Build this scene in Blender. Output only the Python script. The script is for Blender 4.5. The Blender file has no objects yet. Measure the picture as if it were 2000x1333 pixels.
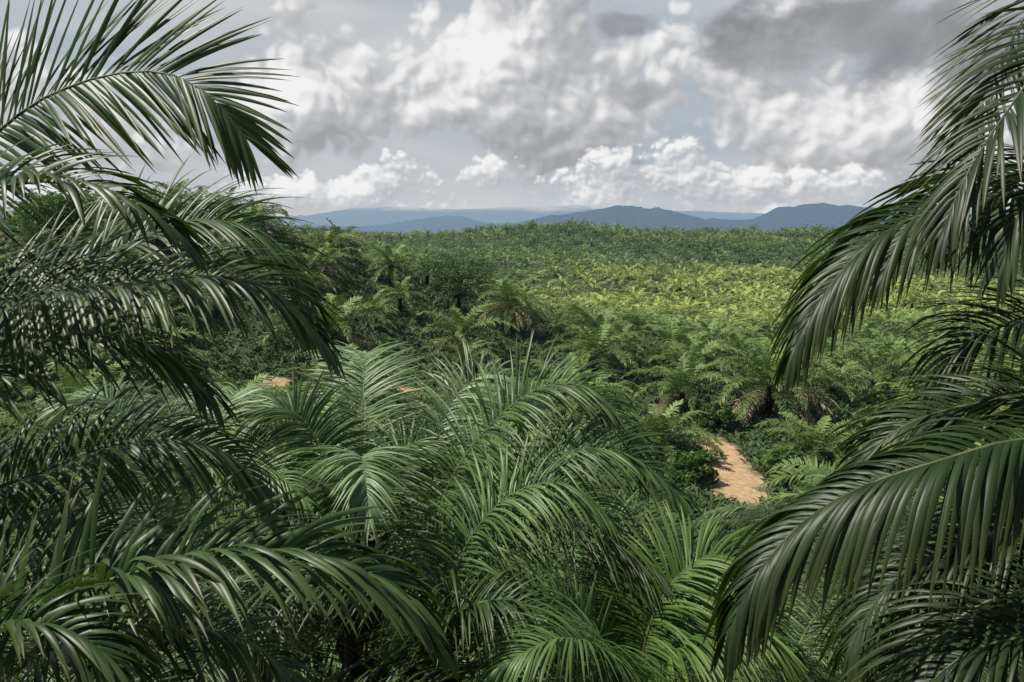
import bpy, math, random
import numpy as np
from mathutils import Vector, Matrix, noise as mn
C = bpy.context.scene.collection
rng = np.random.default_rng(7)
random.seed(7)
F = 1555.6
TILT = math.atan((666.5-450)/F)
ct, st = math.cos(TILT), math.sin(TILT)

def at(px, py, d):
    x = (px-1000)/F; u = (666.5-py)/F
    return np.array([d*x, d*(ct+u*st), d*(-st+u*ct)])

def sm(a, b, x):
    t = np.clip((x-a)/(b-a), 0, 1); return t*t*(3-2*t)

def H(x, y):
    x = np.asarray(x, float); y = np.asarray(y, float)
    yp = np.maximum(y, 0)
    z = -9.5-15.5*(1-np.exp(-yp/38))
    z = z-4*sm(120, 320, y)
    z = z+19.5*sm(330, 740, y+0.1*x)-55*sm(800, 1700, y+0.1*x)
    z = z+28*np.exp(-((x+64)/58)**2-((y-150)/65)**2)
    z = z+12*np.exp(-((x-62)/70)**2-((y-720)/90)**2)+5*np.exp(-((x+230)/90)**2-((y-660)/110)**2)+5*np.exp(-((x-270)/60)**2-((y-700)/80)**2)
    u = 1.8*np.sin(x*.021+1)*np.sin(y*.017+.5)+1.1*np.sin(x*.06+y*.045)+.6*np.sin(x*.11-y*.09)
    u = u+1.8*np.sin(x*.035+2)*sm(300, 600, y)+2.2*np.sin(y*.03+x*.02)*sm(250, 400, y)
    return z+u*sm(40, 150, y)*(1-sm(1500, 3000, y))

def ground_at(px, py):
    d = 5.
    while d < 900:
        p = at(px, py, d)
        if p[2] < H(p[0], p[1]): return p
        d += .5
    return p

# ------------------------------------------------------------------ node helper
class NT:
    def __init__(s, nt): s.t = nt; s.n = nt.nodes; s.l = nt.links
    def put(s, sock, v):
        if v is None: return
        if isinstance(v, bpy.types.NodeSocket): s.l.new(v, sock)
        else: sock.default_value = v
    def m(s, op, a, b=None, c=None, clamp=False):
        n = s.n.new('ShaderNodeMath'); n.operation = op; n.use_clamp = clamp
        s.put(n.inputs[0], a); s.put(n.inputs[1], b); s.put(n.inputs[2], c)
        return n.outputs[0]
    def mix(s, f, a, b):
        n = s.n.new('ShaderNodeMix'); n.data_type = 'RGBA'
        s.put(n.inputs[0], f)
        for k, v in ((6, a), (7, b)):
            if isinstance(v, tuple) and len(v) == 3: v = (*v, 1)
            s.put(n.inputs[k], v)
        return n.outputs[2]
    def noise(s, vec, scale, detail=4, rough=.5, dist=0, dim='3D'):
        n = s.n.new('ShaderNodeTexNoise'); n.noise_dimensions = dim
        s.put(n.inputs['Vector'], vec); n.inputs['Scale'].default_value = scale
        n.inputs['Detail'].default_value = detail; n.inputs['Roughness'].default_value = rough
        n.inputs['Distortion'].default_value = dist
        return n.outputs[0]
    def comb(s, x, y, z):
        n = s.n.new('ShaderNodeCombineXYZ'); s.put(n.inputs[0], x); s.put(n.inputs[1], y); s.put(n.inputs[2], z)
        return n.outputs[0]
    def sep(s, v):
        n = s.n.new('ShaderNodeSeparateXYZ'); s.put(n.inputs[0], v); return n.outputs
    def rng(s, v, a, b, c=0., d=1., smooth=True):
        n = s.n.new('ShaderNodeMapRange')
        if smooth: n.interpolation_type = 'SMOOTHSTEP'
        s.put(n.inputs[0], v); s.put(n.inputs[1], a); s.put(n.inputs[2], b); s.put(n.inputs[3], c); s.put(n.inputs[4], d)
        return n.outputs[0]
    def attr(s, name):
        n = s.n.new('ShaderNodeAttribute'); n.attribute_name = name; return n.outputs['Fac']

def newmat(name):
    m = bpy.data.materials.new(name); m.use_nodes = True; m.node_tree.nodes.clear()
    return m, NT(m.node_tree)

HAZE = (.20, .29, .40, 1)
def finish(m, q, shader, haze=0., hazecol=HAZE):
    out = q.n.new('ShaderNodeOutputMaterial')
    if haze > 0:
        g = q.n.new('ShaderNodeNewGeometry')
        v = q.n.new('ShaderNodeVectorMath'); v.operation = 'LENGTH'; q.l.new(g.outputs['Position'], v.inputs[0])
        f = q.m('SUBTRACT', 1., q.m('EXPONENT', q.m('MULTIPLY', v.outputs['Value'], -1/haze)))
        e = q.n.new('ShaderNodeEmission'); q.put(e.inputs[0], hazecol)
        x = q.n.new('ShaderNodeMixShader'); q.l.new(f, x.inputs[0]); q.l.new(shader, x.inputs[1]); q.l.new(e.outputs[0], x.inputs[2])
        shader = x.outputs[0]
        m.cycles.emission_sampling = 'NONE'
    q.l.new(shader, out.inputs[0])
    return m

def leaf_mat(name, dark, light, rough=.42, transl=.3, far=False, haze=0., spec=.35):
    m, q = newmat(name)
    oi = q.n.new('ShaderNodeObjectInfo')
    r = q.attr('rnd'); t = q.attr('tt')
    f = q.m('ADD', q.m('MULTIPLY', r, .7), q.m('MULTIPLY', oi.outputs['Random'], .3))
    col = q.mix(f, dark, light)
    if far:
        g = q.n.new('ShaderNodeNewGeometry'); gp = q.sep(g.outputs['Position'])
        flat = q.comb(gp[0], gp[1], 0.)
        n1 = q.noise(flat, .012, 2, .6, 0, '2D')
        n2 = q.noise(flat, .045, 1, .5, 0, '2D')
        # sunshine on the right of the valley, painted in as yellower leaf colour
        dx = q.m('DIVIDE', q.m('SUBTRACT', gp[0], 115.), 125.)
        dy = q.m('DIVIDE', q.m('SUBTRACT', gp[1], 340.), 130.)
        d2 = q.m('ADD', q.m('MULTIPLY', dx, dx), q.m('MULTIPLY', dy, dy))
        sun_patch = q.rng(q.m('ADD', d2, q.m('MULTIPLY', q.m('SUBTRACT', n1, .5), 2.6)), 1.45, .25)
        sunlit_tint = q.mix(f, (.05, .095, .016), (.64, .74, .20))
        col = q.mix(q.m('MULTIPLY', sun_patch, q.m('ADD', .7, q.m('MULTIPLY', n2, .5)), clamp=True), col, sunlit_tint)
        col = q.mix(q.rng(n2, .5, .8, 0., .4), col, (.11, .12, .03))
    col = q.mix(q.m('MULTIPLY', q.m('POWER', t, 3.), .35), col, (.17, .16, .05))
    b = q.n.new('ShaderNodeBsdfPrincipled')
    q.l.new(col, b.inputs['Base Color']); b.inputs['Roughness'].default_value = rough
    b.inputs['Specular IOR Level'].default_value = spec
    tr = q.n.new('ShaderNodeBsdfTranslucent')
    q.l.new(q.mix(.5, col, (.13, .26, .02)), tr.inputs[0])
    x = q.n.new('ShaderNodeMixShader'); x.inputs[0].default_value = transl
    q.l.new(b.outputs[0], x.inputs[1]); q.l.new(tr.outputs[0], x.inputs[2])
    return finish(m, q, x.outputs[0], haze)

M_hero = leaf_mat('leaf_dark_green', (.008, .020, .006), (.038, .070, .020), .45, .18, spec=.4)  # cloud shade over the foreground is put into this darker green
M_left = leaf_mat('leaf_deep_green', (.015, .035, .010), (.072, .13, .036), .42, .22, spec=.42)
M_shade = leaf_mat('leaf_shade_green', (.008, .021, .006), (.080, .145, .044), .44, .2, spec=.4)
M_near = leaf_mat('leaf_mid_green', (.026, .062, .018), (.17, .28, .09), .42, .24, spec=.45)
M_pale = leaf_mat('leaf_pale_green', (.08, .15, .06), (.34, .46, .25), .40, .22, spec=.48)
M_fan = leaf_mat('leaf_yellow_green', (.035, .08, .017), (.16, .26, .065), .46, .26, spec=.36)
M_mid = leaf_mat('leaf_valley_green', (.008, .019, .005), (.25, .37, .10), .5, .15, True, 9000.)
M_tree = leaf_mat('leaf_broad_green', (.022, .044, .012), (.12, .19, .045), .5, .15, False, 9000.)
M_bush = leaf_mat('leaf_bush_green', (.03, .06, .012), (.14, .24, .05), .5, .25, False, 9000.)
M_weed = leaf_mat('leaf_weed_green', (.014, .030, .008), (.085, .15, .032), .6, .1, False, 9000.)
def flat_mat(name, a, b, scale, rough=.8, haze=0.):
    m, q = newmat(name)
    tc = q.n.new('ShaderNodeTexCoord')
    n = q.noise(tc.outputs['Object'], scale, 4, .6)
    bs = q.n.new('ShaderNodeBsdfPrincipled'); q.l.new(q.mix(q.rng(n, .3, .7), a, b), bs.inputs['Base Color'])
    bs.inputs['Roughness'].default_value = rough
    return finish(m, q, bs.outputs[0], haze)
M_rib = flat_mat('midrib_green', (.05, .07, .025), (.13, .15, .06), 3, .6)
M_dead = flat_mat('dead_frond_brown', (.22, .16, .10), (.50, .40, .27), 2, .8)
M_rust = flat_mat('dead_frond_rust', (.15, .095, .05), (.38, .27, .16), 2, .8)
M_bark = flat_mat('palm_trunk_bark', (.03, .024, .018), (.10, .08, .055), 6, .9)

# ------------------------------------------------------------------ mesh building
def build(name, g, mats, parent=None, smooth=True):
    v, f = g['v'], g['f']
    me = bpy.data.meshes.new(name)
    me.vertices.add(len(v)); me.vertices.foreach_set('co', np.asarray(v, np.float32).ravel())
    f = np.asarray(f, np.int32); k = f.shape[1]
    me.loops.add(f.size); me.loops.foreach_set('vertex_index', f.ravel())
    me.polygons.add(len(f)); me.polygons.foreach_set('loop_start', np.arange(0, f.size, k, dtype=np.int32))
    me.polygons.foreach_set('use_smooth', np.full(len(f), smooth))
    me.update(calc_edges=True)
    for a in ('rnd', 'tt'):
        if a in g:
            at_ = me.attributes.new(a, 'FLOAT', 'POINT'); at_.data.foreach_set('value', np.asarray(g[a], np.float32))
    for m in (mats if isinstance(mats, (list, tuple)) else [mats]): me.materials.append(m)
    o = bpy.data.objects.new(name, me); C.objects.link(o)
    if parent: o.parent = parent
    return o

def join(gs):
    off = 0; V = []; Fc = []; R = []; T = []
    for g in gs:
        V.append(g['v']); Fc.append(g['f']+off); R.append(g['rnd']); T.append(g['tt']); off += len(g['v'])
    return dict(v=np.concatenate(V), f=np.concatenate(Fc), rnd=np.concatenate(R), tt=np.concatenate(T))

def nrm(a): return a/np.maximum(np.linalg.norm(a, axis=-1, keepdims=True), 1e-9)

def spline(P, n=160):
    P = np.asarray(P, float)
    Q = np.vstack([2*P[0]-P[1], P, 2*P[-1]-P[-2]])
    out = []
    for i in range(1, len(Q)-2):
        p0, p1, p2, p3 = Q[i-1], Q[i], Q[i+1], Q[i+2]
        for t in np.linspace(0, 1, 24, endpoint=False):
            out.append(.5*((2*p1)+(-p0+p2)*t+(2*p0-5*p1+4*p2-p3)*t*t+(-p0+3*p1-3*p2+p3)*t**3))
    out.append(P[-1]); out = np.array(out)
    s = np.r_[0, np.cumsum(np.linalg.norm(np.diff(out, axis=0), axis=1))]
    tt = np.linspace(0, s[-1], n)
    return np.stack([np.interp(tt, s, out[:, k]) for k in range(3)], 1), s[-1]

def frond(P, nl=95, seg=7, lmax=1.0, wid=.045, droop=1., roll=0., t0=.16, fold=True, rs=None, rise=22., ragged=.12, spread=1., neat=1.):
    """leaflets along a curve + a midrib tube"""
    rs = rs or rng
    cur, L = spline(P)
    n = len(cur)
    T = nrm(np.gradient(cur, axis=0))
    up = np.array([0, 0, 1.])
    S = nrm(np.cross(T, up)+1e-4); N = nrm(np.cross(S, T))
    for i in range(1, n):
        if np.dot(S[i], S[i-1]) < 0: S[i] *= -1; N[i] *= -1
    c, s_ = math.cos(math.radians(roll)), math.sin(math.radians(roll))
    S, N = S*c+N*s_, N*c-S*s_
    gs = []
    for side in (-1, 1):
        u = (np.arange(nl)+rs.uniform(-.45, .45, nl))/nl
        u = np.clip(u, 0, 1)
        t = t0+(1-t0)*u
        idx = np.clip((t*(n-1)), 0, n-1.001); i0 = idx.astype(int); fr = (idx-i0)[:, None]
        pos = cur[i0]*(1-fr)+cur[i0+1]*fr
        Ti, Si, Ni = T[i0], S[i0]*side, N[i0]
        ln = lmax*np.interp(u, [0, .12, .45, .8, 1], [.4, .85, 1, .78, .38])*rs.uniform(1-ragged, 1+ragged, nl)
        a = np.radians(np.interp(u, [0, .5, .85, 1], [72, 58, 42, 15])*spread+rs.normal(0, 4.5, nl)*neat)
        b = np.radians(rise+rs.choice([-14, 14], nl)*neat+rs.normal(0, 7, nl)*neat)
        d = np.cos(a)[:, None]*Ti+np.sin(a)[:, None]*(Si*np.cos(b)[:, None]+Ni*np.sin(b)[:, None])
        d = nrm(d)
        dr = droop*(1+rs.uniform(-.35, .35, nl)*neat)
        kink = np.where(rs.random(nl) < .16*neat, rs.integers(1, seg, nl), 99)
        tw = rs.normal(0, .35*neat, nl)
        rows = []; p = pos.copy()
        ws = np.interp(np.linspace(0, 1, seg+1), [0, .12, .45, .8, 1], [.4, .85, 1, .66, .04])*wid
        wv = rs.uniform(.75, 1.15, nl)[:, None]
        for k in range(seg+1):
            w = nrm(Ti-np.sum(Ti*d, 1, keepdims=True)*d)
            nn = np.cross(d, w)
            ang = (tw*(k/seg+.2))[:, None]
            w2 = w*np.cos(ang)+nn*np.sin(ang); nn2 = np.cross(d, w2)
            h = ws[k]*.5*wv
            if fold: rows.append(np.stack([p-w2*h, p-nn2*h*.45*side*(-1), p+w2*h], 1))
            else: rows.append(np.stack([p-w2*h, p+w2*h], 1))
            p = p+d*(ln/seg)[:, None]
            x = (k+1)/seg
            g = (dr*(.56-.40*x)*(7./seg)*.50)[:, None]*np.where(kink == k, 4., 1.)[:, None]
            d = nrm(d+np.array([0, 0, -1.])*g)
        R = np.stack(rows, 1)
        m = R.shape[2]
        v = R.reshape(-1, 3)
        base = (np.arange(nl)*(seg+1)*m)[:, None, None]
        kk = (np.arange(seg)*m)[None, :, None]; jj = np.arange(m-1)[None, None, :]
        q0 = base+kk+jj
        f = np.stack([q0, q0+1, q0+m+1, q0+m], -1).reshape(-1, 4)
        r = np.repeat(rs.random(nl), (seg+1)*m)
        tt = np.tile(np.repeat(np.linspace(0, 1, seg+1), m), nl)
        gs.append(dict(v=v, f=f, rnd=r, tt=tt))
    ns = 5 if fold else 3
    ii = np.linspace(0, n-1, 26 if fold else 8).astype(int)
    rad = np.interp(ii/(n-1), [0, .1, .5, 1], [.055, .030, .015, .004])*(1 if fold else 1.4)
    ang = np.arange(ns)*2*math.pi/ns
    ring = cur[ii][:, None, :]+rad[:, None, None]*(np.cos(ang)[None, :, None]*S[ii][:, None, :]+np.sin(ang)[None, :, None]*N[ii][:, None, :])
    v = ring.reshape(-1, 3); f = []
    for k in range(len(ii)-1):
        for j in range(ns):
            f.append([k*ns+j, k*ns+(j+1) % ns, (k+1)*ns+(j+1) % ns, (k+1)*ns+j])
    rib = dict(v=v, f=np.array(f), rnd=np.full(len(v), .9), tt=np.zeros(len(v)))
    return join(gs), rib

def arc(e0, L, bend, n=9, side=0.):
    p = np.zeros(3); out = [p.copy()]
    for k in range(n):
        t = (k+.5)/n
        a = math.radians(e0-bend*t**1.25); az = side*t
        p = p+np.array([math.cos(a)*math.cos(az), math.cos(a)*math.sin(az), math.sin(a)])*L/n
        out.append(p.copy())
    return out

CLASSES = [(80, 4.2, 55), (62, 5.8, 82), (48, 6.4, 90), (35, 6.6, 90), (22, 6.6, 82), (6, 6.4, 68), (-12, 5.6, 50)]

LIB = {'near': [], 'mid': []}
for e, L, bd in CLASSES:
    a_, b_ = [], []
    for k in range(2):
        pts = arc(e, L, bd, side=rng.normal(0, .18))
        g, r = frond(pts, 110, 6, 1.1, .034, .9, rng.normal(0, 12))
        o = build('frond', g, M_shade); o2 = build('midrib', r, M_rib); a_.append((o.data, o2.data))
        bpy.data.objects.remove(o); bpy.data.objects.remove(o2)
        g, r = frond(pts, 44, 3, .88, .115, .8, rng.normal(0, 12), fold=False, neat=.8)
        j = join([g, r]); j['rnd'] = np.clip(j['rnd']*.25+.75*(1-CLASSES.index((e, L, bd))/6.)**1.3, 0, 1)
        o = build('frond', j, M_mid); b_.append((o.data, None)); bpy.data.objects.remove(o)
    LIB['near'].append(a_); LIB['mid'].append(b_)
def mesh_with(me, mat, cache={}):
    k = (me.name, mat.name)
    if k not in cache:
        c = me.copy(); c.materials.clear(); c.materials.append(mat); cache[k] = c
    return cache[k]

def rot_z(v, a):
    c, s = math.cos(a), math.sin(a)
    return v@np.array([[c, s, 0], [-s, c, 0], [0, 0, 1]])
def crown_geo(nf, nl, seg, wid, lm=.9, dr=.8):
    gs = []
    for i in range(nf):
        u = (i+.5)/nf
        ci = u**.85*(len(CLASSES)-1)
        e = np.interp(ci, range(7), [c[0] for c in CLASSES])+rng.normal(0, 6)
        L = np.interp(ci, range(7), [c[1] for c in CLASSES])*rng.uniform(.82, 1.1)
        bd = np.interp(ci, range(7), [c[2] for c in CLASSES])+rng.normal(0, 8)
        g, r = frond(arc(e, L, bd, side=rng.normal(0, .15)), nl, seg, lm, wid, dr, rng.normal(0, 15), fold=False, neat=.8)
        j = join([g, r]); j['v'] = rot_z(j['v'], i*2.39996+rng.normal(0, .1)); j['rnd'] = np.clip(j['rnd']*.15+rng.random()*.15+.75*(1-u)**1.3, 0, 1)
        gs.append(j)
    return join(gs)
def meshonly(name, g, mat, smooth=True):
    o = build(name, g, mat, smooth=smooth); me = o.data; bpy.data.objects.remove(o); return me
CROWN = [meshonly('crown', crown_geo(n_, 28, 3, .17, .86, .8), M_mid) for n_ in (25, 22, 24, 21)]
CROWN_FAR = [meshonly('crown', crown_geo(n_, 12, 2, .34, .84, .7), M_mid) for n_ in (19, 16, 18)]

def trunk_geo(h=1., r=.32, rings=34, ns=18):
    v = []
    for k in range(rings+1):
        z = k/rings
        for j in range(ns):
            a = 2*math.pi*(j+.5*(k % 2))/ns
            bump = .10*((k % 2) == 0)*((j % 2) == 0)+rng.uniform(-.02, .02)
            rr = (r*(1.25-.35*min(1, z*3)+.25*sm(.8, 1, z))+bump)
            v.append([rr*math.cos(a), rr*math.sin(a), z*h])
    f = [[k*ns+j, k*ns+(j+1) % ns, (k+1)*ns+(j+1) % ns, (k+1)*ns+j] for k in range(rings) for j in range(ns)]
    v = np.array(v)
    return dict(v=v, f=np.array(f), rnd=np.zeros(len(v)), tt=np.zeros(len(v)))
TRUNK = meshonly('trunk', trunk_geo(), M_bark, False)

def empty(name, loc, rz=0., **kw):
    o = bpy.data.objects.new(name, None); C.objects.link(o); o.location = loc; o.rotation_euler = (0, 0, rz)
    o.empty_display_size = .3
    for k, v in kw.items(): o[k] = v
    return o
def child(name, me, parent, loc=(0, 0, 0), rot=(0, 0, 0), sc=(1, 1, 1)):
    o = bpy.data.objects.new(name, me); C.objects.link(o); o.parent = parent
    o.location = loc; o.rotation_euler = rot; o.scale = sc
    return o

DEADG = []
for k in range(3):
    g, r = frond(arc(4-14*k, 5.6, 62-8*k), 46, 4, .8, .07, 1.4, rng.normal(0, 20), fold=False, ragged=.3)
    DEADG.append(meshonly('dead_frond', join([g, r]), M_dead))

def palm(x, y, th, label, group=None, lod='crown', nf=24, sc=1., dead=0, mat=None, skip=None, lo=0., dmat=None):
    z = float(H(x, y))
    root = empty('oil_palm', (x, y, z), 0, label=label, category='palm tree')
    if group: root['group'] = group
    child('trunk', TRUNK, root, (0, 0, -.4), (0, 0, random.uniform(0, 6)), (sc, sc, th+.5))
    if lod == 'crown':
        child('crown', random.choice(CROWN), root, (0, 0, th), (random.uniform(-.1, .1), random.uniform(-.1, .1), random.uniform(0, 6.28)), (sc, sc, sc*random.uniform(.85, 1.1)))
    else:
        ph = random.uniform(0, 6.28)
        for i in range(nf):
            u = lo+(1-lo)*(i+.5)/nf; ci = min(6, int(u**.87*7))
            az = (ph+i*2.39996+random.gauss(0, .12)) % 6.283
            if skip and skip(az, ci): continue
            me, rb = random.choice(LIB[lod][ci])
            if mat: me = mesh_with(me, mat)
            s = sc*random.uniform(.84, 1.1)
            fo = child('frond', me, root, (0.12*math.cos(az), .12*math.sin(az), th), (random.gauss(0, .1), random.gauss(0, .08), az), (s, s, s))
            if rb: child('midrib', rb, fo)
    for i in range(dead):
        az = random.uniform(3.0, 6.4) if i < dead*.75 else random.uniform(0, 6.28)
        me = random.choice(DEADG)
        if dmat: me = mesh_with(me, dmat)
        o = child('dead_frond', me, root, (0, 0, th-.1), (0, random.uniform(-.3, .1), az), (sc, sc, sc))
        o['label'] = 'dry brown frond hanging down'
    return root

# ------------------------------------------------------------------ foreground palms
def hero(crown, fr, label, mat=M_hero, **kw):
    cx = at(*crown)
    g = float(H(cx[0], cx[1]))
    r = palm(cx[0], cx[1], cx[2]-g, label, **kw)
    root = Vector(r.location)
    for spec in fr:
        pts, opt = spec[0], dict(spec[1])
        opt.setdefault('wid', .034); opt.setdefault('neat', .75)
        P = [cx]+[at(*p) for p in pts]
        mt = opt.pop('mat', mat)
        gg, rb = frond(P, **opt)
        gg['v'] = gg['v']-np.array(root); rb['v'] = rb['v']-np.array(root)
        fo = build('frond', gg, mt, r); build('midrib', rb, M_rib, fo)
    return r
away_r = lambda az, ci: not (2.0 < az < 4.4)
away_l = lambda az, ci: not (az < 1.1 or az > 5.2)
back = lambda az, ci: ci < 2 or (3.5 < az < 5.9 and ci < 5)
O = dict
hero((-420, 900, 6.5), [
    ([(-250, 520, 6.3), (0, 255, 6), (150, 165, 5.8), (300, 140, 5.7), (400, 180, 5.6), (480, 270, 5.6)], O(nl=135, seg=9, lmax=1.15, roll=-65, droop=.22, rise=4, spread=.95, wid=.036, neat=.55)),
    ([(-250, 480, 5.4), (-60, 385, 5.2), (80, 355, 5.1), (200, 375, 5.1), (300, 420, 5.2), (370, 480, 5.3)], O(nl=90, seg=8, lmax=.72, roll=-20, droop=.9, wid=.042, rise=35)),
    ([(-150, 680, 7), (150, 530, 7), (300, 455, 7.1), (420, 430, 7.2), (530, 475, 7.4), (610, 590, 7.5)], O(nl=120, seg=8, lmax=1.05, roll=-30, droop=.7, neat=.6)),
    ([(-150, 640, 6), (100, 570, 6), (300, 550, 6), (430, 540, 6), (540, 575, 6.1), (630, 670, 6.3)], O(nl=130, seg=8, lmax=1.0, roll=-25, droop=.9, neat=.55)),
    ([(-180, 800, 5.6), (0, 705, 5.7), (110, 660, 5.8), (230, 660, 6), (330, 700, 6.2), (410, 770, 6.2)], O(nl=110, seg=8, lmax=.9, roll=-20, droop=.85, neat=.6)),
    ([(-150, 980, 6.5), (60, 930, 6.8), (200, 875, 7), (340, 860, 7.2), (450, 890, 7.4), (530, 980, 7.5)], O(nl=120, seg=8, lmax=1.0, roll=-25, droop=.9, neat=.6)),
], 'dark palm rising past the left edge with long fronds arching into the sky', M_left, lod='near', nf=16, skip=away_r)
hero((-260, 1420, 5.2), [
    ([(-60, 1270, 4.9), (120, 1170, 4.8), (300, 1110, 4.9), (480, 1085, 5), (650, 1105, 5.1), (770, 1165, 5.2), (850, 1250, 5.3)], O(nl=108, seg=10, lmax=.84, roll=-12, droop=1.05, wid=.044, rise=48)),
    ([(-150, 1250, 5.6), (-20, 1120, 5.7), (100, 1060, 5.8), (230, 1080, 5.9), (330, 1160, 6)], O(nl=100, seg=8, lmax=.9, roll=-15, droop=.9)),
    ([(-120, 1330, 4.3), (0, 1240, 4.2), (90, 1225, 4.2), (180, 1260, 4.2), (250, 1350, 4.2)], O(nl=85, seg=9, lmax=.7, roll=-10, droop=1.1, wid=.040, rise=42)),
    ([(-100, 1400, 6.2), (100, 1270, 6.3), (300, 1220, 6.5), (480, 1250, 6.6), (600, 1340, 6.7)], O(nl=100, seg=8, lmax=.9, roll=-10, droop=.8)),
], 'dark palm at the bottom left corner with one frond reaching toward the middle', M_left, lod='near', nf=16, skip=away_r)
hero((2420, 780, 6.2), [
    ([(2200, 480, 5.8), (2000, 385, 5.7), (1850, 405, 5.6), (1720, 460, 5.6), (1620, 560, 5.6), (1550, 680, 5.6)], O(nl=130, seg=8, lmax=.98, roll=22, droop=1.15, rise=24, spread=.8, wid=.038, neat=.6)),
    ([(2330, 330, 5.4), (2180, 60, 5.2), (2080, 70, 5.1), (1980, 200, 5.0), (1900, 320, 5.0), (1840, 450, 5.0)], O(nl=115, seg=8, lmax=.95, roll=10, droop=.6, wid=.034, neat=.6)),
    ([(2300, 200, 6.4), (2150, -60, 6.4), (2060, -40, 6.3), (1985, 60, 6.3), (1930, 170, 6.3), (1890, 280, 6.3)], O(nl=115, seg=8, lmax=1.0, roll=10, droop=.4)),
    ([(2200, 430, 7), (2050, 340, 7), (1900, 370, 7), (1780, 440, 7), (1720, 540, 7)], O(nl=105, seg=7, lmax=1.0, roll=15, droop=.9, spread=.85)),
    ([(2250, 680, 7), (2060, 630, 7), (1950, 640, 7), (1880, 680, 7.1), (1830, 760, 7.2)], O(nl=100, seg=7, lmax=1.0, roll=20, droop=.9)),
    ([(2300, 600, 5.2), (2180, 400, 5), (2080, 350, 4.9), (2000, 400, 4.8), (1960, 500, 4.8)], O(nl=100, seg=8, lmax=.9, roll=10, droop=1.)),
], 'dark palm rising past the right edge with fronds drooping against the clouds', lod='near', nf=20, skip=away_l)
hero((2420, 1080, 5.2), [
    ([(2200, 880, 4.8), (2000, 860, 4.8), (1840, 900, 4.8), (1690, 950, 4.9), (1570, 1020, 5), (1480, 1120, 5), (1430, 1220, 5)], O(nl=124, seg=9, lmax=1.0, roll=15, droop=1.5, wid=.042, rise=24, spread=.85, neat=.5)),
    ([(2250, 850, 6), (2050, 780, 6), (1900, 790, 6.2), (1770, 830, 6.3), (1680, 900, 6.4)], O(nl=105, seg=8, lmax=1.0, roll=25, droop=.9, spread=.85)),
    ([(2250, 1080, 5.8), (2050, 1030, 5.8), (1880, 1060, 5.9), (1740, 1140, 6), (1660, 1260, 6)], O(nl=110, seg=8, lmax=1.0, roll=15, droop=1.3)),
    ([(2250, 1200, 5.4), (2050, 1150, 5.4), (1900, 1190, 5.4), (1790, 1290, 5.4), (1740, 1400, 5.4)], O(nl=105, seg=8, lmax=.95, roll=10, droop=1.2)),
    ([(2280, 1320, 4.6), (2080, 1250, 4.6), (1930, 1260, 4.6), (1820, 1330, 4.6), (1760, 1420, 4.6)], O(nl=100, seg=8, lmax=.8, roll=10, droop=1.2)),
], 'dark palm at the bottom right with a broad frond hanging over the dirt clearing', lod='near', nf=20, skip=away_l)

# palms just below the viewpoint
hero((850, 1330, 11), [
    ([(845, 1080, 11), (880, 940, 11), (950, 840, 11), (1040, 765, 11), (1140, 755, 11), (1220, 830, 11), (1260, 930, 11)], O(nl=130, seg=7, lmax=1.1, roll=-30, droop=.8)),
    ([(870, 1180, 10), (920, 1050, 10), (1000, 965, 10), (1100, 945, 10), (1180, 1000, 10), (1220, 1090, 10)], O(nl=125, seg=7, lmax=1.05, roll=-25, droop=.85)),
    ([(930, 1130, 10.5), (1020, 940, 10.5), (1120, 880, 10.5), (1230, 890, 10.5), (1330, 970, 10.5)], O(nl=125, seg=7, lmax=1.05, roll=-30, droop=.75)),
    ([(1000, 1200, 12), (1130, 1060, 12), (1230, 1020, 12), (1300, 1040, 12), (1350, 1110, 12)], O(nl=110, seg=7, lmax=.95, roll=-25, droop=.8)),
    ([(840, 1060, 12), (850, 890, 12.5), (880, 790, 13), (940, 735, 13.5), (1010, 750, 14), (1060, 830, 14.3)], O(nl=115, seg=7, lmax=1.0, roll=-30, droop=.8, mat=M_pale)),
    ([(780, 1180, 10), (700, 1110, 10), (620, 1110, 9.8), (550, 1200, 9.6)], O(nl=105, seg=7, lmax=.9, roll=20, droop=.9, mat=M_shade)),
    ([(850, 1240, 9.4), (930, 1180, 9), (1030, 1180, 8.8), (1120, 1260, 8.6)], O(nl=110, seg=7, lmax=1.0, roll=-10, droop=.9, mat=M_shade)),
], 'large palm in the lower middle with dark arching fronds fanning to the right', M_near, lod='near', nf=10, skip=back)
hero((700, 1060, 11.5), [
    ([(702, 960, 12), (706, 860, 12.4), (710, 770, 12.8), (713, 700, 13.6), (716, 690, 14.6)], O(nl=130, seg=7, lmax=1.15, roll=0, droop=.5, mat=M_pale, rise=15)),
    ([(700, 960, 11), (703, 905, 10.4), (708, 895, 9.8), (714, 935, 9.3), (722, 1020, 9)], O(nl=120, seg=7, lmax=.85, roll=0, droop=.8, mat=M_pale)),
    ([(650, 950, 11.5), (610, 850, 11.5), (560, 800, 11.5), (490, 830, 11.5)], O(nl=110, seg=7, lmax=.95, roll=25, droop=.7, mat=M_near)),
    ([(750, 960, 11.8), (780, 890, 12), (820, 865, 12.2), (870, 900, 12.4)], O(nl=110, seg=7, lmax=.9, roll=-15, droop=.7)),
], 'pale green palm with an upright frond like a feather left of the middle', M_near, lod='near', nf=10, skip=back)
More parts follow.
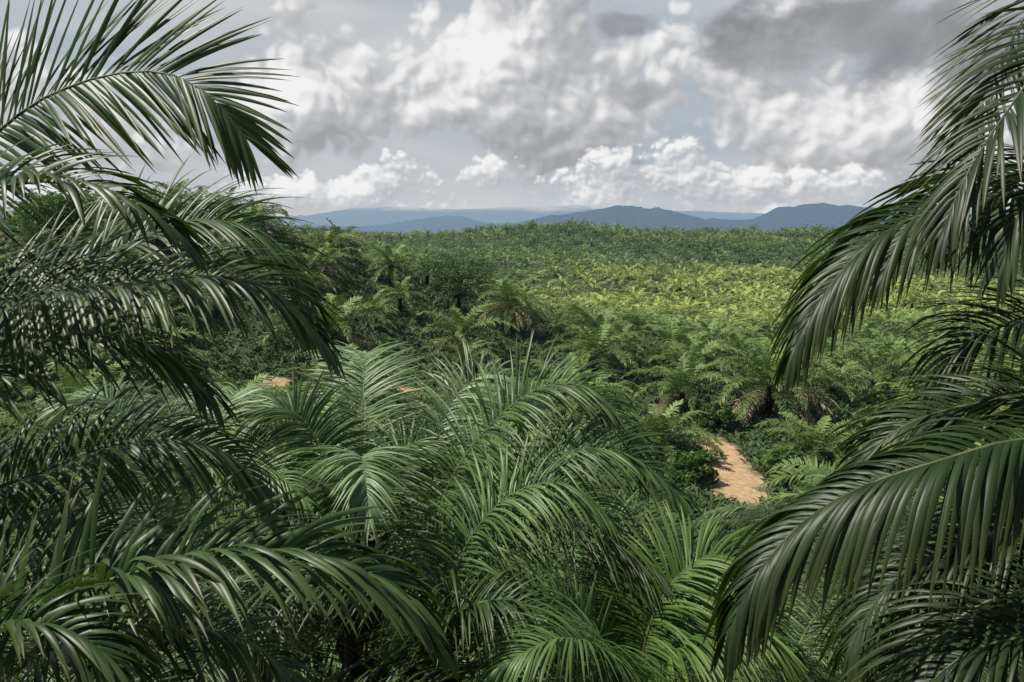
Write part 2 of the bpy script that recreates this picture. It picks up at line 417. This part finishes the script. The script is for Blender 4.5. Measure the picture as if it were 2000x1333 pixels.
hero((330, 1180, 11.5), [
    ([(360, 1000, 12), (410, 850, 12.5), (440, 790, 13), (480, 770, 14), (520, 810, 14.5)], O(nl=115, seg=7, lmax=1.1, roll=0, droop=.7, mat=M_pale)),
    ([(300, 1000, 11.5), (260, 850, 11.5), (200, 780, 11.5), (110, 800, 11.5)], O(nl=110, seg=7, lmax=1.05, roll=0, droop=.7, mat=M_pale)),
    ([(380, 1040, 11), (450, 940, 10.8), (530, 920, 10.6), (600, 980, 10.4)], O(nl=110, seg=7, lmax=.95, roll=-20, droop=.8, mat=M_near)),
], 'palm with silvery upright fronds behind the dark left fronds', M_near, lod='near', nf=14, skip=back)
hero((1240, 1380, 9.5), [
    ([(1270, 1220, 9.5), (1330, 1120, 9.6), (1400, 1085, 9.7), (1470, 1110, 9.8)], O(nl=110, seg=7, lmax=1.0, roll=-25, droop=.7)),
    ([(1225, 1200, 9.8), (1240, 1110, 10.2), (1290, 1070, 10.5), (1350, 1095, 10.7)], O(nl=110, seg=7, lmax=.9, roll=-20, droop=.7)),
    ([(1300, 1290, 9.3), (1380, 1225, 9.2), (1460, 1215, 9.1), (1540, 1270, 9.1)], O(nl=110, seg=7, lmax=1.0, roll=-20, droop=.8)),
    ([(1180, 1260, 9.3), (1120, 1190, 9.2), (1050, 1170, 9.1), (980, 1220, 9)], O(nl=105, seg=7, lmax=.95, roll=20, droop=.9, mat=M_near)),
    ([(1220, 1310, 8.6), (1160, 1260, 8), (1080, 1250, 7.7), (980, 1300, 7.5)], O(nl=105, seg=7, lmax=.9, roll=10, droop=1., mat=M_near)),
], 'palm with yellowish green fans at the lower middle right', M_fan, lod='near', nf=10, skip=back)
SK = lambda az, ci: ci < 2
SK3 = lambda az, ci: ci < 3
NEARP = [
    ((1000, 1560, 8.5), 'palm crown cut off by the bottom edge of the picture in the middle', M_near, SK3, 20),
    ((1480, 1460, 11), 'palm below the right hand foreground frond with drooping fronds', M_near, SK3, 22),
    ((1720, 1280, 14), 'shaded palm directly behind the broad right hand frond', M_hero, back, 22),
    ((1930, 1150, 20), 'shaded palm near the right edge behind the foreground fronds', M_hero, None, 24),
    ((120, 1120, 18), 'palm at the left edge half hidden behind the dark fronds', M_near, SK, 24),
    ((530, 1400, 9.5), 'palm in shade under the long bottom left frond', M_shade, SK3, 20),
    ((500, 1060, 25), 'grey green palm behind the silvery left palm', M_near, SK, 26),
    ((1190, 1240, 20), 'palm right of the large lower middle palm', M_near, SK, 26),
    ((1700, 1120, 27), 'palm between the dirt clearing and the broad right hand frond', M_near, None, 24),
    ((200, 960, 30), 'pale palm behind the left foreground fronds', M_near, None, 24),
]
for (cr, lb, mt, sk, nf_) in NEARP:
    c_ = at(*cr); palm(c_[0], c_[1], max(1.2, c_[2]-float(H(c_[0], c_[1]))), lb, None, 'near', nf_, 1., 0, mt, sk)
n_manual = 8+len(NEARP)

# ------------------------------------------------------------------ valley palms
CL = [(ground_at(1415, 885), 2.0, 7), (ground_at(1435, 930), 3.2, 5), (ground_at(1448, 965), 2.6, 3.5), (ground_at(795, 768), 2.6, 2.0), (ground_at(535, 748), 1.8, 1.6)]
SPECIAL = [
    (1590, 900, .9, 'juvenile palm standing just right of the orange dirt clearing', 1.0, 0, 7, None),
    (1290, 890, 1.0, 'palm just left of the orange dirt clearing with yellowing lower fronds', 1.05, 1, 8, None),
    (1500, 815, 3.6, 'big spreading palm with browned lower fronds behind the dirt clearing', 1.5, 12, 14, None),
    (1330, 800, 2.0, 'palm with one brown frond left of the big browned palm', 1.25, 2, 11, M_rust),
    (1000, 650, 4.0, 'tall palm with a skirt of orange brown fronds near the dark broad tree', 1.25, 6, 11, M_rust),
    (835, 560, 2.8, 'palm on the left slope with rusty dead fronds beside the dark broad tree', 1.0, 6, 10, M_rust),
    (765, 555, 3.0, 'palm on the left slope left of the rusty fronded palm', 1.1, 1, 10, None),
    (1160, 735, 2.6, 'tall spreading palm right of the skirted palm in mid valley', 1.5, 1, 12, None),
    (650, 690, 2.4, 'broad palm at the foot of the left slope beside the dark left fronds', 1.4, 1, 11, None),
]
placed = []
for px, py, th, lb, sc, dd, cr_, dm_ in SPECIAL:
    g = ground_at(px, py)
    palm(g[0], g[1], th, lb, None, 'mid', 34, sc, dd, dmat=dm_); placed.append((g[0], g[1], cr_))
n_manual += len(SPECIAL)
pts = []
sp = 11.6
for j in range(0, 92):
    y = 30+j*sp*.866
    x0 = -.67*y-14
    for i in range(int((1.34*y+28)/sp)+1):
        x = x0+i*sp+(j % 2)*sp*.5+random.gauss(0, 1.2); yy = y+random.gauss(0, 1.2)
        if yy < 74 and .10*yy < x < .42*yy+2: continue       # open ground in front of the clearing
        if any(((x-c[0])/(a+5.))**2+((yy-c[1])/(b+4))**2 < 1 for c, a, b in CL): continue
        if any(math.hypot(x-a, (yy-b)*(.72 if yy < b else 1.2)) < c_ for a, b, c_ in placed): continue
        if random.random() < .04: continue
        pts.append((math.hypot(x, yy), x, yy))
pts.sort()
GRP = 'oil palms of the plantation in the valley'
nin = 296-n_manual
for k, (r_, x, y) in enumerate(pts[:nin]):
    th = random.uniform(1.1, 2.6)
    sc = random.uniform(1.05, 1.45)
    if math.exp(-((x+66)/60)**2-((y-150)/75)**2) > .4: sc *= .82; th = random.uniform(1.2, 2.8)
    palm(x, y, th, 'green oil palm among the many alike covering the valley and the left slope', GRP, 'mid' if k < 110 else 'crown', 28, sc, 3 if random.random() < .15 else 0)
rest = pts[nin:]
X = np.array([p[1] for p in rest]); Y = np.array([p[2] for p in rest])
keep = Y < 880
X, Y = X[keep], Y[keep]; n = len(X)
ridge = sm(600, 740, Y)
SC = rng.uniform(1.0, 1.42, n)*(1+.25*ridge*(rng.random(n) < .4))
TH = rng.uniform(1.0, 2.6, n)+ridge*rng.uniform(0, 5, n)*(rng.random(n) < .3)
me = bpy.data.meshes.new('palm_plantation'); me.vertices.add(n)
Z = H(X, Y)
me.vertices.foreach_set('co', np.stack([X, Y, Z], 1).astype(np.float32).ravel())
def pattr(nm, typ, arr, key='value'):
    a = me.attributes.new(nm, typ, 'POINT'); a.data.foreach_set(key, np.ascontiguousarray(arr).ravel())
pattr('prot', 'FLOAT_VECTOR', np.stack([rng.normal(0, .08, n), rng.normal(0, .08, n), rng.uniform(0, 6.28, n)], 1).astype(np.float32), 'vector')
pattr('pscl', 'FLOAT_VECTOR', np.stack([SC, SC, SC*rng.uniform(.8, 1.1, n)], 1).astype(np.float32), 'vector')
pattr('toff', 'FLOAT_VECTOR', np.stack([0*X, 0*X, TH], 1).astype(np.float32), 'vector')
pattr('tscl', 'FLOAT_VECTOR', np.stack([SC, SC, TH+.3], 1).astype(np.float32), 'vector')
pattr('pidx', 'INT', rng.integers(0, 3, n).astype(np.int32))
po = bpy.data.objects.new('palm_plantation', me); C.objects.link(po)
po['kind'] = 'stuff'; po['label'] = 'far rows of oil palms covering the valley up to the ridge'; po['category'] = 'palm plantation'
srcs = []
for k in range(3):
    x, y = [(-30, 235), (40, 262), (95, 285)][k]
    r_ = empty('oil_palm', (x, y, float(H(x, y))), 0, label='green oil palm among the many alike covering the valley and the left slope', category='palm tree', group=GRP)
    tr = child('trunk', TRUNK, r_, (0, 0, -.3), (0, 0, 0), (.8, .8, 2.0))
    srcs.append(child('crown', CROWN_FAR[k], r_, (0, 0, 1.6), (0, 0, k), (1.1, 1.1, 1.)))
ng = bpy.data.node_groups.new('plant', 'GeometryNodeTree')
ng.interface.new_socket('Geometry', in_out='INPUT', socket_type='NodeSocketGeometry')
ng.interface.new_socket('Geometry', in_out='OUTPUT', socket_type='NodeSocketGeometry')
N_ = ng.nodes; L_ = ng.links
gi = N_.new('NodeGroupInput'); go = N_.new('NodeGroupOutput'); jg = N_.new('GeometryNodeJoinGeometry')
def objinfo(o):
    q = N_.new('GeometryNodeObjectInfo'); q.inputs['Object'].default_value = o; q.inputs['As Instance'].default_value = True; return q.outputs['Geometry']
def nattr(nm, t):
    q = N_.new('GeometryNodeInputNamedAttribute'); q.data_type = t; q.inputs['Name'].default_value = nm; return q.outputs['Attribute']
for s_ in srcs: L_.new(objinfo(s_), jg.inputs[0])
spn = N_.new('GeometryNodeSetPosition'); L_.new(gi.outputs[0], spn.inputs['Geometry']); L_.new(nattr('toff', 'FLOAT_VECTOR'), spn.inputs['Offset'])
iop = N_.new('GeometryNodeInstanceOnPoints'); L_.new(spn.outputs[0], iop.inputs['Points']); L_.new(jg.outputs[0], iop.inputs['Instance'])
iop.inputs['Pick Instance'].default_value = True
L_.new(nattr('pidx', 'INT'), iop.inputs['Instance Index']); L_.new(nattr('prot', 'FLOAT_VECTOR'), iop.inputs['Rotation']); L_.new(nattr('pscl', 'FLOAT_VECTOR'), iop.inputs['Scale'])
io2 = N_.new('GeometryNodeInstanceOnPoints'); L_.new(gi.outputs[0], io2.inputs['Points']); L_.new(objinfo(tr), io2.inputs['Instance']); L_.new(nattr('tscl', 'FLOAT_VECTOR'), io2.inputs['Scale'])
jo = N_.new('GeometryNodeJoinGeometry'); L_.new(iop.outputs[0], jo.inputs[0]); L_.new(io2.outputs[0], jo.inputs[0]); L_.new(jo.outputs[0], go.inputs[0])
md = po.modifiers.new('plant', 'NODES'); md.node_group = ng
print('palms far', n)

# ------------------------------------------------------------------ broad-leaved trees and shrubs
def leaves(centres, radii, per, size, flat=1.):
    V = []; R = []
    for c, r in zip(centres, radii):
        d = nrm(rng.normal(size=(per, 3)))*(rng.random((per, 1))**.45)*r; d[:, 2] *= flat
        p = np.array(c)+d
        a = nrm(rng.normal(size=(per, 3))*np.array([1, 1, .5])); b = nrm(np.cross(a, rng.normal(size=(per, 3))))
        s = size*rng.uniform(.6, 1.3, (per, 1))
        V.append(np.stack([p-a*s, p-b*s*.45, p+a*s, p+b*s*.45], 1).reshape(-1, 3))
        R.append(np.repeat(np.clip(rng.random(per)*.6+rng.random()*.4, 0, 1), 4))
    v = np.concatenate(V)
    return dict(v=v, f=np.arange(len(v)).reshape(-1, 4), rnd=np.concatenate(R), tt=np.zeros(len(v)))
def tube(P, rad, ns=7):
    P, _ = spline(P, 10); T = nrm(np.gradient(P, axis=0))
    S = nrm(np.cross(T, [0.3, 1, .1])); N = np.cross(S, T); a = np.arange(ns)*2*math.pi/ns
    r = np.linspace(rad[0], rad[1], 10)
    v = (P[:, None]+r[:, None, None]*(np.cos(a)[None, :, None]*S[:, None]+np.sin(a)[None, :, None]*N[:, None])).reshape(-1, 3)
    f = [[k*ns+j, k*ns+(j+1) % ns, (k+1)*ns+(j+1) % ns, (k+1)*ns+j] for k in range(9) for j in range(ns)]
    return dict(v=v, f=np.array(f), rnd=np.zeros(len(v)), tt=np.zeros(len(v)))
def broad(x, y, h, w, label, flat=.3, mat=None, ncl=26, name='broadleaf_tree', cat='tree', layers=3, lowz=.62, per=190):
    z = float(H(x, y)); root = empty(name, (x, y, z), 0, label=label, category=cat)
    cs = []; rs = []; tb = [tube([(0, 0, -.4), (.1, .1, h*.4), (0, .2, h*.85)], (h*.035, h*.012))]
    for i in range(ncl):
        lay = i % layers; zz = h*(lowz+(.94-lowz)*(lay+.5)/layers)+rng.normal(0, .2)
        rr = w*.5*math.sqrt(rng.random())*(1-.35*lay/layers); a = rng.uniform(0, 6.28)
        c = (rr*math.cos(a), rr*math.sin(a), zz); cs.append(c); rs.append(w*rng.uniform(.10, .17))
        if i % 2 == 0: tb.append(tube([(0, .1, zz*.6), (c[0]*.5, c[1]*.5, zz*.85), c], (h*.010, .03), 5))
    build('trunk', join(tb), M_bark, root); build('crown', leaves(cs, rs, per, .19, flat*2.2), mat or M_tree, root)
def gxy(px, d):
    return (px-1000)/F*d, d
x, y = gxy(895, 140); broad(x, y, 9.5, 16, 'dark flat topped broadleaf tree above the palms left of the middle', .13, None, 64, layers=5, lowz=.35, per=160)
x, y = gxy(330, 118); broad(x, y, 7, 8, 'feathery green tree on the left slope behind the dark fronds', .4, M_bush, 40)
x, y = gxy(120, 110); broad(x, y, 9, 10, 'tall leafy tree at the far left showing between the dark fronds', .4, M_bush, 46)
for px, py, w, lb in ((1270, 735, 6, 'bright green bush covered in creepers between valley palms'), (1400, 840, 4.0, 'low green shrub at the upper end of the dirt clearing'), (1530, 945, 3.8, 'low shrub at the lower edge of the dirt clearing'), (1355, 945, 3.8, 'small shrub on the left edge of the dirt clearing')):
    g = ground_at(px, py); broad(g[0], g[1], w*.7, w, lb, .45, M_bush, 30, 'shrub', 'shrub', 3, .2)

# undergrowth tufts
nt = 60000
rr = 28+(rng.random(nt)**.75)*210; aa = rng.uniform(-.60, .60, nt)
ux, uy = rr*np.sin(aa), rr*np.cos(aa)
k_ = np.ones(nt, bool)
for c, a, b in CL: k_ &= (((ux-c[0])/(a*.95))**2+((uy-c[1])/(b*.95))**2 > rng.uniform(.5, 1.4, nt))
ux, uy = ux[k_], uy[k_]; nt = len(ux)
base = np.stack([ux, uy, H(ux, uy)-.05], 1)
Vs = []; Rn = []
tuft_r = rng.random(nt)
for b in range(3):
    a = rng.uniform(0, 6.28, nt); L = rng.uniform(.3, 1.2, nt)
    dirv = np.stack([np.cos(a)*.6, np.sin(a)*.6, np.full(nt, .75)], 1)
    w = np.stack([-np.sin(a), np.cos(a), 0*a], 1)*rng.uniform(.06, .22, nt)[:, None]
    m_ = base+dirv*L[:, None]*.6; tp = base+dirv*L[:, None]*np.array([1.5, 1.5, .85])
    Vs.append(np.stack([base, m_-w, tp, m_+w], 1).reshape(-1, 3)); Rn.append(np.repeat(tuft_r, 4))
v = np.concatenate(Vs)
o = build('undergrowth', dict(v=v, f=np.arange(len(v)).reshape(-1, 4), rnd=np.concatenate(Rn), tt=np.zeros(len(v))), M_weed, smooth=False)
o['kind'] = 'stuff'; o['label'] = 'low green ferns and weeds growing between the palms'; o['category'] = 'undergrowth'

# ------------------------------------------------------------------ ground
rad = np.r_[.01, np.geomspace(2, 30000, 190)]
an = np.unique(np.r_[np.linspace(-math.pi, math.pi, 121), np.linspace(-.75, .75, 260)])
R_, A_ = np.meshgrid(rad, an, indexing='ij'); gx = R_*np.sin(A_); gy = R_*np.cos(A_); gz = H(gx, gy)
na = len(an); v = np.stack([gx, gy, gz], -1).reshape(-1, 3)
ii, jj = np.meshgrid(np.arange(len(rad)-1), np.arange(na-1), indexing='ij'); q0 = (ii*na+jj).ravel()
fc = np.stack([q0, q0+na, q0+na+1, q0+1], 1)
m, q = newmat('plantation_ground')
tc = q.n.new('ShaderNodeTexCoord'); P_ = q.sep(tc.outputs['Object']); vec = q.comb(P_[0], P_[1], 0.)
n1 = q.noise(vec, .38, 5, .7, 0, '2D'); n2 = q.noise(vec, 1.6, 5, .65, 0, '2D'); n3 = q.noise(vec, .05, 2, .5, 0, '2D')
green = q.mix(q.rng(n2, .35, .7), (.012, .024, .007), (.055, .10, .022))
green = q.mix(q.rng(n3, .5, .7, 0., .4), green, (.07, .075, .025))
soil = q.mix(q.rng(n2, .25, .75), (.34, .215, .115), (.54, .385, .23))
mask = None
for c, a, b in CL:
    dx = q.m('DIVIDE', q.m('SUBTRACT', P_[0], float(c[0])), a); dy = q.m('DIVIDE', q.m('SUBTRACT', P_[1], float(c[1])), b)
    d2 = q.m('ADD', q.m('MULTIPLY', dx, dx), q.m('MULTIPLY', dy, dy))
    k = q.rng(q.m('ADD', d2, q.m('MULTIPLY', q.m('SUBTRACT', n1, .5), 2.8)), 1.5, .3)
    mask = k if mask is None else q.m('MAXIMUM', mask, k)
col = q.mix(q.m('MULTIPLY', mask, q.rng(n2, .22, .40, .6, 1.)), green, soil)
bs = q.n.new('ShaderNodeBsdfPrincipled'); q.l.new(col, bs.inputs['Base Color']); bs.inputs['Roughness'].default_value = .95
bp = q.n.new('ShaderNodeBump'); bp.inputs['Strength'].default_value = .25; bp.inputs['Distance'].default_value = .15; q.l.new(n2, bp.inputs['Height']); q.l.new(bp.outputs[0], bs.inputs['Normal'])
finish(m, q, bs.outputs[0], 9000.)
g_ = build('ground', dict(v=v, f=fc), m); g_['kind'] = 'structure'

# ------------------------------------------------------------------ mountains
def mountain(name, dist, crest, thk, amp, base, lightc, haze, seed, hz=HAZE, cap=None, rug=1.):
    pxs = [c[0] for c in crest]; hs = [math.tan(math.atan((666.5-c[1])/F)-TILT)*dist for c in crest]
    AZ = np.linspace(-.72, .72, 620); nr = 30; V = []
    pp = 1000+np.tan(AZ)*F
    hc = np.interp(pp, pxs, hs)
    for k in range(nr):
        t = -1+2*k/(nr-1); prof = max(0., 1-abs(t))**.8
        for i, a in enumerate(AZ):
            r = dist+t*thk
            x, y = math.sin(a)*r/math.cos(a), r
            nz = mn.fractal(Vector((x/(thk*.55)+seed, y/(thk*.55), seed)), 1., 2., 6)
            nf_ = mn.fractal(Vector((x/(thk*.08)+seed, y/(thk*.08), seed)), .8, 2., 4)
            h = -70+(hc[i]+70)*prof*(1+amp*nz*(1-prof*.6))+(4+amp*thk*.004)*nf_*prof*rug
            V.append((x+nz*thk*.12, y, h))
    nA = len(AZ)
    f = [[k*nA+i, k*nA+i+1, (k+1)*nA+i+1, (k+1)*nA+i] for k in range(nr-1) for i in range(nA-1)]
    m, q = newmat(name+'_surface')
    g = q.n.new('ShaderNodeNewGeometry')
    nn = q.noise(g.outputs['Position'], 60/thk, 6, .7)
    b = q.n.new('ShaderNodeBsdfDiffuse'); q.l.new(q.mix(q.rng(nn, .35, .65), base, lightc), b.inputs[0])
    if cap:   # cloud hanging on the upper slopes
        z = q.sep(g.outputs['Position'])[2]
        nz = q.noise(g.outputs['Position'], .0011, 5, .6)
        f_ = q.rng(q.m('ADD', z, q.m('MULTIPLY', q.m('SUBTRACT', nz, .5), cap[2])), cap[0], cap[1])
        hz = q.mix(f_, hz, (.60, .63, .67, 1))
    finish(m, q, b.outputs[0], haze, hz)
    o = build(name, dict(v=np.array(V), f=np.array(f)), m); o['kind'] = 'structure'
    return o
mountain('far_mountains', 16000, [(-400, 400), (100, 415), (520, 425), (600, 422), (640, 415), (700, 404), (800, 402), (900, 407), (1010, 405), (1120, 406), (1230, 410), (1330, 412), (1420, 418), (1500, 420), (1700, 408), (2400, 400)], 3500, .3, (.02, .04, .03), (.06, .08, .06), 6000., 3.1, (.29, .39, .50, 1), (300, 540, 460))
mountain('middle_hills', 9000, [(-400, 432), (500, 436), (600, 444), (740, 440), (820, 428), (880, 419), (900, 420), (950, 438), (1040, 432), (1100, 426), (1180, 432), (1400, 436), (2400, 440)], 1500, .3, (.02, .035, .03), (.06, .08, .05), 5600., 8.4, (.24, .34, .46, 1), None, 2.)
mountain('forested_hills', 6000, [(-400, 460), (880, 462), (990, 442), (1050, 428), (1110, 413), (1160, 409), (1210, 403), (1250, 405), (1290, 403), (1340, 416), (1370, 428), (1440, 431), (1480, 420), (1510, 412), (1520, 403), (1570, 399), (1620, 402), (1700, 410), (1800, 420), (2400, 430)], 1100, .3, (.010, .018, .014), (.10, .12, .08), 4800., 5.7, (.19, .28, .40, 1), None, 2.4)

# ------------------------------------------------------------------ sky
w = bpy.data.worlds.new("World"); bpy.context.scene.world = w; w.use_nodes = True
w.node_tree.nodes.clear(); q = NT(w.node_tree)
SUN = Vector((-.48, .0, .87)).normalized()
sky = q.n.new('ShaderNodeTexSky'); sky.sky_type = 'NISHITA'; sky.sun_disc = False
sky.sun_elevation = math.asin(SUN.z); sky.sun_rotation = math.atan2(SUN.x, SUN.y)
tc = q.n.new('ShaderNodeTexCoord'); D = q.sep(tc.outputs['Generated'])
az = q.m('ARCTAN2', D[0], D[1]); el = q.m('ARCSINE', D[2])
def azel(px, py):
    p = at(px, py, 1.); return math.atan2(p[0], p[1]), math.asin(p[2]/np.linalg.norm(p))
# heaps of cumulus standing in the sky: azimuth/elevation, half width, half height, strength
HEAPS = [azel(px, py)+(wx/F, wy/F, s_) for px, py, wx, wy, s_ in (
    (560, 200, 100, 90, .18), (760, 215, 190, 70, .16), (985, 130, 90, 80, .17), (1130, 250, 150, 60, .14), (1560, 235, 150, 80, .20),
    (860, 95, 200, 60, .08), (300, 250, 200, 110, .12), (1800, 240, 160, 90, .10))]
LOWH = [azel(px, py)+(wx/F, wy/F, s_) for px, py, wx, wy, s_ in (
    (610, 375, 70, 30, .18), (730, 365, 70, 38, .20), (860, 340, 120, 56, .24), (1040, 335, 90, 52, .24), (1200, 300, 90, 76, .28), (1320, 295, 60, 60, .26), (1420, 345, 110, 54, .22), (1180, 375, 110, 34, .16), (1600, 350, 130, 50, .20), (480, 360, 90, 46, .16))]
def dens(A, B, du, dv, seed, heaps, detail=6, bil=.30):
    a_ = q.m('ADD', az, du/A) if du else az
    e_ = q.m('ADD', el, dv/B) if dv else el
    vec = q.comb(q.m('ADD', q.m('MULTIPLY', a_, A), seed), q.m('ADD', q.m('MULTIPLY', e_, B), seed), 0.)
    nz = q.noise(vec, 1., detail, .47, 0., '2D')
    b1 = q.m('ABSOLUTE', q.m('SUBTRACT', q.noise(vec, 3.1, 1, .5, .1, '2D'), .5))
    b2 = q.m('ABSOLUTE', q.m('SUBTRACT', q.noise(vec, 7.3, 1, .5, .1, '2D'), .5))
    r = q.m('ADD', nz, q.m('ADD', q.m('MULTIPLY', b1, bil*1.6), q.m('MULTIPLY', b2, bil*.9)))
    for a0, e0, wx, wy, s_ in heaps:
        dx = q.m('DIVIDE', q.m('SUBTRACT', a_, a0), wx); dy = q.m('DIVIDE', q.m('SUBTRACT', e_, e0), wy)
        g = q.m('EXPONENT', q.m('MULTIPLY', q.m('ADD', q.m('MULTIPLY', dx, dx), q.m('MULTIPLY', dy, dy)), -1.))
        r = q.m('MULTIPLY_ADD', g, s_, r)
    return r
def ramp(v, stops):
    n = q.n.new('ShaderNodeValToRGB'); q.l.new(v, n.inputs[0]); e = n.color_ramp.elements
    e[0].position = stops[0][0]; e[0].color = (*stops[0][1], 1); e[1].position = stops[-1][0]; e[1].color = (*stops[-1][1], 1)
    for p, c in stops[1:-1]:
        k = e.new(p); k.color = (*c, 1)
    return n.outputs[0]
st1 = q.noise(q.comb(q.m('MULTIPLY', az, 3.), q.m('MULTIPLY', el, 14.), 0.), 1., 5, .5, .4, '2D')
base = ramp(st1, [(.3, (.43, .48, .535)), (.5, (.51, .54, .575)), (.7, (.59, .605, .62))])
D0 = dens(4.6, 5.2, 0, 0, 2.3, HEAPS); D1 = dens(4.6, 5.2, -.16, .26, 2.3, HEAPS, 2); D2 = dens(4.6, 5.2, -.03, .045, 2.3, HEAPS, 5)
lit = q.m('ADD', .50, q.m('ADD', q.m('MULTIPLY', q.m('SUBTRACT', D0, D1), 1.4), q.m('MULTIPLY', q.m('SUBTRACT', D0, D2), 2.2)), clamp=True)
c1 = ramp(lit, [(0, (.36, .37, .39)), (.35, (.47, .478, .495)), (.58, (.58, .585, .60)), (.78, (.75, .753, .76)), (1, (.88, .88, .88))])
cov1 = q.rng(D0, .54, .64)
sk = q.mix(cov1, base, c1)
E0 = dens(10, 12, 0, 0, 7.1, LOWH); E1 = dens(10, 12, -.16, .28, 7.1, LOWH, 2); E2 = dens(10, 12, -.03, .05, 7.1, LOWH, 5)
lit2 = q.m('ADD', .50, q.m('ADD', q.m('MULTIPLY', q.m('SUBTRACT', E0, E1), 1.5), q.m('MULTIPLY', q.m('SUBTRACT', E0, E2), 2.2)), clamp=True)
c2 = ramp(lit2, [(0, (.45, .475, .505)), (.4, (.57, .585, .605)), (.7, (.74, .745, .755)), (1, (.89, .89, .89))])
thr = q.rng(el, .0, .15, .46, 1.04, False)
cov2 = q.rng(q.m('SUBTRACT', E0, thr), 0., .13)
sk = q.mix(cov2, sk, c2)
sk = q.mix(q.rng(el, .06, .0, 0., .65), sk, (.62, .66, .70))
dm = None
nd = q.noise(q.comb(q.m('MULTIPLY', az, 9.), q.m('MULTIPLY', el, 14.), 0.), 1., 6, .52, .1, '2D')
for px, py, wx, wy, s_ in ((1540, 115, 220, 55, .85), (1760, 70, 300, 80, .85), (1215, 48, 80, 22, .75), (1225, 178, 75, 26, .5), (1245, 316, 22, 9, .7)):
    a0, e0 = azel(px, py)
    dx = q.m('DIVIDE', q.m('SUBTRACT', az, a0), wx/F); dy = q.m('DIVIDE', q.m('SUBTRACT', el, e0), wy/F)
    d2 = q.m('SQRT', q.m('ADD', q.m('MULTIPLY', dx, dx), q.m('MULTIPLY', dy, dy)))
    k = q.m('MULTIPLY', q.rng(q.m('ADD', d2, q.m('MULTIPLY', q.m('SUBTRACT', nd, .5), -2.8)), 1.25, .5), s_)
    dm = k if dm is None else q.m('MAXIMUM', dm, k)
dcol = ramp(nd, [(.3, (.37, .375, .395)), (.65, (.22, .225, .24))])
sk = q.mix(dm, sk, dcol)
def bg(c, s=1.):
    b = q.n.new('ShaderNodeBackground'); q.put(b.inputs[0], c if not isinstance(c, tuple) else (*c, 1)); b.inputs[1].default_value = s; return b.outputs[0]
def mixs(f, a, b):
    x = q.n.new('ShaderNodeMixShader'); q.put(x.inputs[0], f); q.l.new(a, x.inputs[1]); q.l.new(b, x.inputs[2]); return x.outputs[0]
detail = bg(sk)
over = mixs(.7, bg(sky.outputs[0], .08), bg((.22, .235, .255)))
f_up = q.rng(el, .33, .45)
f_dn = q.m('LESS_THAN', D[2], -.01)
f_bk = q.rng(D[1], .45, .30)
fa = q.m('MAXIMUM', q.m('MAXIMUM', f_up, f_dn), f_bk, clamp=True)
ow = q.n.new('ShaderNodeOutputWorld'); q.l.new(mixs(fa, detail, over), ow.inputs[0])
w.cycles.sampling_method = 'MANUAL'; w.cycles.sample_map_resolution = 256

ld = bpy.data.lights.new('sun', 'SUN'); ld.energy = 5.; ld.angle = math.radians(.7); ld.color = (1, .95, .85)
lo = bpy.data.objects.new('sun', ld); C.objects.link(lo); lo.rotation_euler = (-SUN).to_track_quat('-Z', 'Y').to_euler(); lo.location = (-20, -10, 60)

cd = bpy.data.cameras.new('camera'); cam = bpy.data.objects.new('camera', cd); C.objects.link(cam)
cd.lens = 28; cd.sensor_width = 36; cd.clip_start = .1; cd.clip_end = 60000
cam.location = (0, 0, 0); cam.rotation_euler = (math.radians(90)-TILT, 0, 0)
bpy.context.scene.camera = cam
vs = bpy.context.scene.view_settings; vs.view_transform = 'Standard'; vs.look = 'None'; vs.exposure = 0
